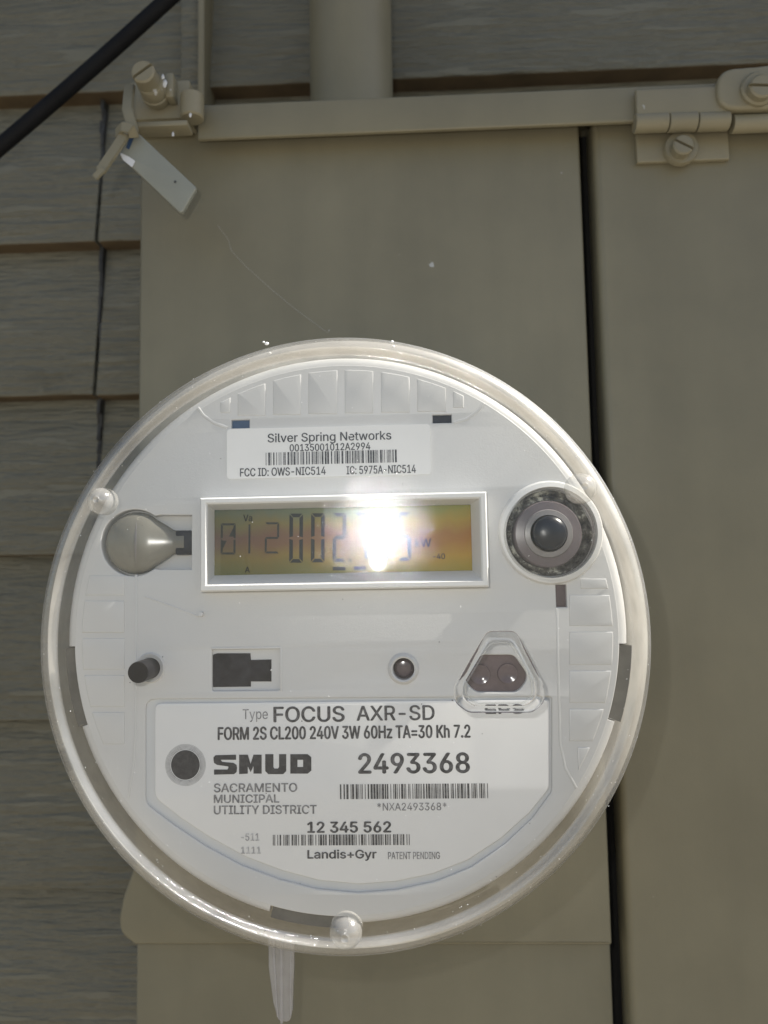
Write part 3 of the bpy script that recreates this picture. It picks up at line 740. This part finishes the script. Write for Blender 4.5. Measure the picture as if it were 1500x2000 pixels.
ridge_line([(266, 1122), (265, 1300), (265, 1430), (260, 1500), (250, 1560)], .0007)
ridge_line([(1088, 1188), (1090, 1300), (1094, 1450), (1104, 1500), (1126, 1540)], .0007)
ridge_line([(386, 796), (398, 812), (418, 826), (444, 835)], .0009)
ridge_line([(886, 826), (912, 818), (934, 802), (946, 788)], .0009)
ridge_line([(282, 1165), (330, 1182), (388, 1204)], .0005)
ridge_line([(412, 1266.5), (549, 1265)], .0006); ridge_line([(549, 1266), (549, 1350)], .0006)
lathe('moulding_stud', [(0, YF - .0016), (.0007, YF - .0014), (.0009, YF + .001), (0, YF + .001)], *xz(392, 1200, YF - .001), M['white'], face, n=20)
# ---- dark windows, slots, pin, led
def recess(P, depth, mat, name, parent=face):
    c = Vector((sum(p[0] for p in P) / len(P), sum(p[1] for p in P) / len(P)))
    q = [tuple(c + (Vector(p) - c) * 1.02) for p in P]
    return plate(name, q, YF + depth, YF + depth + .001, mat, parent)
recess(sl1, .0012, M['blue'], 'slot_insert'); recess(sl2, .0012, M['dark'], 'slot_insert'); recess(slotR, .0018, M['lens_dark'], 'slot_insert')
wf = recess(winA, .0012, M['white'], 'window_floor')
yw = YF + .0012
blk = [(415, 1279), (424, 1276), (489, 1276), (490, 1289), (530, 1288), (530, 1331), (490, 1331), (490, 1341), (416, 1342)]
plate('dark_window', pxpoly(blk, yw - .0002), yw - .0002, yw + .0006, M['dark'], wf)
lathe('led_bezel', [(pxl(21, YF), YF - .0010), (pxl(24, YF), YF - .0013), (pxl(29, YF), YF - .0006), (pxl(31, YF), YF + .0003)], *xz(788, 1306, YF), M['white'], face, n=40)
lathe('led_lens', [(0, YF + .0020), (pxl(14, YF), YF + .0024), (pxl(21, YF), YF + .0040), (pxl(22, YF), YF + .006)], *xz(789, 1308, YF), M['lens_dark'], face, n=32)
pin = lathe('reset_pin', [(0, .0030), (pxl(20, .003), .0030), (pxl(21, .003), .0034), (pxl(21, .003), YF + .004)], *xz(293, 1305, YF), M['black'], face, n=36)
lathe('pin_collar', [(pxl(21, YF), YF - .0004), (pxl(27, YF), YF - .0009), (pxl(31, YF), YF + .0004)], *xz(294, 1304, YF), M['white'], face, n=36)
# optical port lens: smoked window with two round eyes
pl = recess(port, .0015, M['lens_dark'], 'optical_port')
for u, v in ((938, 1318), (992, 1316)):
    lathe('port_eye', [(pxl(20, YF), YF + .0014), (pxl(19, YF), YF + .0008), (pxl(17, YF), YF + .0008), (pxl(12, YF), YF + .0012), (0, YF + .0013)], *xz(u, v, YF + .001), M['lens_dark'], pl, n=32)
# ---- bulb-shaped light pipe in its pocket
pocket = plate('light_pipe_pocket', [(p[0], p[1]) for p in [(bulb_c[0] - rb * 1.05, bulb_c[1] - rb * 1.05), (at(380, 1060, YF).x, bulb_c[1] - rb * 1.05), (at(380, 1060, YF).x, bulb_c[1] + rb * 1.05), (bulb_c[0] - rb * 1.05, bulb_c[1] + rb * 1.05)]], YF + .0040, YF + .0048, M['white'], face)
rbb = pxl(62, YF - .001); bp_ = []
for i in range(15):
    a = R(180) - R(132) * i / 14; bp_.append((rbb * math.sin(a) if i else 0, rbb * math.cos(a)))
bp_ += [(rbb * .58, rbb * .95), (rbb * .40, rbb * 1.22), (rbb * .38, rbb * 1.30), (rbb * .38, rbb * 1.60), (0, rbb * 1.60)]
bulb = lathe('light_pipe', [(max(r, 0), l) for r, l in bp_], 0, 0, M['bulb'], face, n=48,
      M=Matrix.Translation((bulb_c[0], YF + .0020, bulb_c[1])) @ Matrix.Diagonal((1, .45, 1, 1)) @ Matrix.Rotation(R(-90), 4, 'Z'))
smc = bulb_c[0] + rbb * .12
lathe('pipe_seam', [(rbb * .93, -.0006), (rbb * .97, 0), (rbb * .93, .0006)], 0, 0, M['ring_light'], bulb, n=48,
      M=Matrix.Translation((smc, YF + .0020, bulb_c[1])) @ Matrix.Diagonal((1, .47, 1, 1)) @ Matrix.Rotation(R(-90), 4, 'Z'))
box('connector', at(341, 1060, YF).x, at(373, 1060, YF).x, YF + .0006, YF + .0039, at(350, 1083, YF).z, at(350, 1036, YF).z, M['dark'], face, .0004)
# ---- display
YL = .0165
disp = None
def display():
    global disp
    yb0 = .0080
    loops = [(rect_px(389, 965, 954, 1152, yb0), YF - .0002), (rect_px(390, 966, 953, 1151, yb0), yb0 + .0005), (rect_px(393, 969, 950, 1148, yb0), yb0),
             (rect_px(401, 976, 942, 1140, yb0), yb0), (rect_px(404, 979, 939, 1137, yb0), yb0 + .0005), (rect_px(419, 991, 921, 1119, YL), YL)]
    bm = bmesh.new(); rings = [[bm.verts.new((a, y, b)) for a, b in rc] for rc, y in loops]
    for A, B in zip(rings, rings[1:]):
        for k in range(4): bm.faces.new((A[k], A[(k + 1) % 4], B[(k + 1) % 4], B[k]))
    disp = from_bm('display_bezel', bm, M['bezel'], meter, ang=25)
display()
L = rect_px(418, 989, 922, 1121, YL + .0004)
lx, lz = (L[0][0] + L[2][0]) / 2, (L[0][1] + L[2][1]) / 2
lxh, lzh = (L[2][0] - L[0][0]) / 2, (L[2][1] - L[0][1]) / 2
M['lcd'] = lcd_mat(lz, lzh, lx, lxh)
TILT = math.tan(R(2.1)); TILTX = math.tan(R(0.3))
def lean(o, y0):
    for v in o.data.vertices: v.co.y = y0 + (v.co.z - lz) * TILT + (v.co.x - lx) * TILTX
    return o
lcd = lean(flat('display_screen', [L], YL, M['lcd'], disp), YL + .0004)
M['seg'] = plain('liquid_crystal_segment', (0.016, 0.016, 0.013), 0.32, 0.3, 700, spec=0.15)
M['seg_thin'] = plain('faint_liquid_crystal_segment', (0.036, 0.034, 0.026), 0.32, 0.3, 700, spec=0.15)
for k in ('seg', 'seg_thin'):
    b_ = M[k].node_tree.nodes['Principled BSDF']; b_.inputs['Coat Weight'].default_value = 0.3; b_.inputs['Coat Roughness'].default_value = 0.04
    bump(M[k].node_tree, b_, noise(M[k].node_tree, 2600, 2).outputs['Fac'], 0.00003, 1.0)
ySg = YL + .0001
def seg7(ch, u0, v0, u1, v1, t):
    """seven-segment digit as pixel polygons with mitred gaps"""
    on = {'0': 'abcdef', '1': 'bc', '2': 'abged', '4': 'fgbc', '5': 'afgcd', '7': 'abc', 'i': 'l'}[ch]
    vm = (v0 + v1) / 2; g = t * .22; P = {}
    P['a'] = [(u0 + g, v0), (u1 - g, v0), (u1 - t - g * .2, v0 + t), (u0 + t + g * .2, v0 + t)]
    P['d'] = [(u0 + g, v1), (u1 - g, v1), (u1 - t - g * .2, v1 - t), (u0 + t + g * .2, v1 - t)]
    P['f'] = [(u0, v0 + g), (u0 + t, v0 + t + g), (u0 + t, vm - t * .5), (u0, vm - g)]
    P['e'] = [(u0, v1 - g), (u0 + t, v1 - t - g), (u0 + t, vm + t * .5), (u0, vm + g)]
    P['b'] = [(u1, v0 + g), (u1 - t, v0 + t + g), (u1 - t, vm - t * .5), (u1, vm - g)]
    P['c'] = [(u1, v1 - g), (u1 - t, v1 - t - g), (u1 - t, vm + t * .5), (u1, vm + g)]
    P['g'] = [(u0 + g, vm), (u0 + t, vm - t * .5), (u1 - t, vm - t * .5), (u1 - g, vm), (u1 - t, vm + t * .5), (u0 + t, vm + t * .5)]
    P['l'] = [((u0 + u1) / 2 - t / 2, v0), ((u0 + u1) / 2 + t / 2, v0), ((u0 + u1) / 2 + t / 2, v1), ((u0 + u1) / 2 - t / 2, v1)]
    return [pxpoly(P[s], ySg) for s in on]
def digit(ch, u0, v0, u1, v1, t, mat, extra=()):
    o = flat('digit', seg7(ch, u0, v0, u1, v1, t) + [pxpoly(e, ySg) for e in extra], ySg, mat, disp)
    return lean(o, YL + .0004 - .00012)
digit('0', 431, 1022, 460, 1083, 4.0, M['seg_thin'], [[(447, 1048), (457, 1028), (457, 1048)], [(434, 1056), (434, 1074), (443, 1056)]])
digit('i', 482, 1024, 492, 1081, 3.6, M['seg_thin'])
digit('2', 517, 1020, 545, 1081, 4.0, M['seg_thin'])
for i, ch in enumerate('002745'):
    u = 565 + i * 42.3; dv = -i * .7
    digit(ch, u, 1003 + dv, u + 26.5, 1099 + dv, 7.0, M['seg'])
def mark(P): return lean(flat('display_mark', [pxpoly(P, ySg)], ySg, M['seg'], disp), YL + .0004 - .00012)
mark([(681, 1091), (686, 1091), (686, 1097), (681, 1097)])
mark([(650, 1107), (675, 1107), (675, 1114), (650, 1114)]); mark([(691, 1106), (715, 1106), (715, 1113), (691, 1113)])
for s, b in (('Va', (475, 1005, 492, 1018)), ('A', (479, 1107, 488, 1118)), ('kW', (811, 1052, 842, 1068)), ('-40', (846, 1081, 869, 1092))):
    lean(lettering(s, *b, ySg, M['seg_thin'] if s != 'kW' else M['seg'], disp, .01), YL + .0004 - .00012)
# ---- network label
yn = YF - .0004
nl = plate('network_label', rounded(rect_px(443, 833, 841, 931, yn), .0012), yn, YF - .0001, M['label'], meter)
yi = yn - .0001
lettering('Silver Spring Networks', 523, 844, 764, 866, yi, M['ink'], nl, .006)
lettering('00135001012A2994', 566, 866, 723, 880, yi, M['ink'], nl, .010)
barcode(519, 881, 775, 906, yi, M['ink'], nl, 62, 3)
lettering('FCC ID: OWS-NIC514', 469, 913, 636, 929, yi, M['ink'], nl, .008)
lettering('IC: 5975A-NIC514', 677, 909, 812, 925, yi, M['ink'], nl, .008)
# ---- nameplate in its recess
plate('nameplate_recess', name_out and [tuple(Vector((hx, hz - .03)) + (Vector(p) - Vector((hx, hz - .03))) * 1.01) for p in name_out], YF + .0009, YF + .0020, M['moat'], meter)
ynp = YF - .0001
np_px = [(302, 1374), (1073, 1366), (1073, 1540), (1034, 1588), (978, 1638), (914, 1680), (845, 1707), (772, 1722), (700, 1727), (624, 1720), (552, 1701), (480, 1674), (412, 1637), (354, 1599), (302, 1558)]
npl = plate('nameplate', rounded(pxpoly(np_px, ynp), [.002, .001] + [.004] * 13, 4), ynp, YF + .0008, M['plate'], meter, bev=.0004)
yi = ynp - .0001
lettering('Type', 474, 1385, 523, 1410, yi, M['ink_grey'], npl, -.004)
lettering('FOCUS', 535, 1380, 672, 1410, yi, M['ink'], npl, .012)
lettering('AXR-SD', 697, 1378, 848, 1407, yi, M['ink'], npl, .010)
lettering('FORM 2S CL200 240V 3W 60Hz TA=30 Kh 7.2', 426, 1418, 918, 1443, yi, M['ink'], npl, .014)
# utility logo: disc with fine rings, block letters
dcx, dcz = xz(362, 1494, yi)
M['ink_solid'] = ink('solid_black_ink', (0.016, 0.017, 0.022), (0.045, 0.046, 0.052))
flat('logo_disc', [circ(dcx, dcz, pxl(28, yi), 40)], yi, M['ink_solid'], npl)
bm = bmesh.new()
for r, w_ in ((30.3, 1.1), (32.6, .9), (34.8, .8), (37.0, .7), (39.0, .5)):
    lathe_bm(bm, [(pxl(r - w_ / 2, yi), yi), (pxl(r + w_ / 2, yi), yi)], dcx, dcz, 48)
o = from_bm('logo_rings', bm, M['ink_grey'], npl, sm=False)
def blk_letters():
    P = []
    def q(*pts): P.append(pxpoly(pts, yi))
    t0, b0 = 1474, 1511
    # S
    q((421, 1475), (461, 1474), (461, 1484), (437, 1484), (431, 1484), (421, 1488), (417, 1484), (417, 1479))
    q((417, 1484), (421, 1488), (431, 1484), (434, 1488), (456, 1490), (462, 1494), (446, 1497), (424, 1494), (418, 1490))
    q((446, 1497), (462, 1494), (463, 1500), (462, 1508), (457, 1512), (418, 1513), (418, 1503), (444, 1503), (446, 1500))
    # M
    q((467, t0), (484, t0), (484, b0), (467, b0 + 1)); q((495, t0), (511, t0), (511, b0), (495, b0))
    q((484, t0), (489.5, 1492), (489.5, 1508), (484, 1497)); q((495, t0), (495, 1497), (489.5, 1508), (489.5, 1492))
    # U
    q((518, t0 - 1), (534, t0 - 1), (534, 1498), (536, 1501), (543, 1501), (545, 1498), (545, 1508), (541, 1512), (524, 1512), (518, 1506)); q((545, t0 - 1), (559, t0 - 1), (559, 1506), (553, 1512), (541, 1512), (545, 1508))
    # D
    q((567, t0 - 1), (581, t0 - 1), (581, b0), (567, b0)); q((581, t0 - 1), (601, t0 - 1), (608, 1479), (608, 1484), (581, 1484)); q((581, 1498), (608, 1498), (608, 1505), (601, b0), (581, b0)); q((592, 1484), (608, 1484), (608, 1498), (592, 1498))
    return P
flat('logo_letters', blk_letters(), yi, M['ink_solid'], npl)
lettering('2493368', 701, 1471, 916, 1510, yi, M['ink'], npl, .014)
lettering('SACRAMENTO', 418, 1530, 580, 1547, yi, M['ink_grey'], npl, .012)
lettering('MUNICIPAL', 418, 1552, 545, 1568, yi, M['ink_grey'], npl, .012)
lettering('UTILITY DISTRICT', 418, 1573, 618, 1590, yi, M['ink_grey'], npl, .012)
barcode(664, 1531, 953, 1560, yi, M['ink'], npl, 66, 11)
lettering('*NXA2493368*', 737, 1568, 872, 1583, yi, M['ink_grey'], npl, .004)
lettering('12 345 562', 601, 1605, 763, 1626, yi, M['ink'], npl, .018)
barcode(533, 1630, 800, 1651, yi, M['ink'], npl, 58, 23)
lettering('-511', 471, 1628, 506, 1642, yi, M['ink_faded'], npl, .012)
lettering('1111', 471, 1654, 509, 1667, yi, M['ink_faded'], npl, .012)
lettering('Landis+Gyr', 601, 1660, 735, 1681, yi, M['ink'], npl, .012)
lettering('PATENT PENDING', 758, 1664, 859, 1678, yi, M['ink_grey'], npl, .006)
lettering('EPS', 949, 1376, 1022, 1394, yi, M['ink'], npl, .016)
# ---- demand reset button in its clear barrel
bu = lathe('reset_button', [(pxl(86, YF), YF - .0006), (pxl(88, YF), YF - .0020), (pxl(97, YF), YF - .0016), (pxl(101, YF), YF - .0002), (pxl(101, YF), YF + .001)], *xz(1075, 1040, YF), M['bezel'], meter, n=72)
bc = xz(1072, 1042, YF)
lathe('clear_gasket', [(pxl(66, YF), YF + .0022), (pxl(76, YF), YF + .0032), (pxl(86, YF), YF + .0012), (pxl(86.5, YF), YF - .0010)], *bc, M['glints'], bu, n=72)
lathe('smoked_ring', [(pxl(47, .009), .0085), (pxl(63, .009), .0088), (pxl(65, .009), .0093), (pxl(66, .009), YF + .003)], *xz(1071, 1043, .009), M['ring'], bu, n=64)
lathe('inner_ring', [(pxl(35, .008), .0092), (pxl(36, .008), .0078), (pxl(46, .008), .0080), (pxl(47.5, .008), .0086)], *xz(1072, 1042, .008), M['ring_light'], bu, n=64)
lathe('plunger', [(0, .0045)] + [(pxl(33, .005) * math.sin(math.pi / 2 * i / 7), .0065 - .0020 * math.cos(math.pi / 2 * i / 7)) for i in range(1, 8)] + [(pxl(33, .005), .0095)], *xz(1076, 1040, .005), M['button'], bu, n=48)
lathe('clear_barrel', [(pxl(86, .004), .0003), (pxl(86, .004), .0040), (pxl(84, .004), .0045), (pxl(84, .004), .0003)], *xz(1072, 1042, .003), M['ridge'], cov, n=64)

# ------------------------------------------------------------------ cobweb on the panel
wp = [at(u, v, yp - .0018) for u, v in ((425, 440), (446, 468), (452, 490), (480, 520), (530, 565), (575, 602), (640, 650))]
tag(tube('cobweb_strand', wp, .00006, M['web'], n=5), 'fine pale cobweb strand on the panel above the meter', 'cobweb')
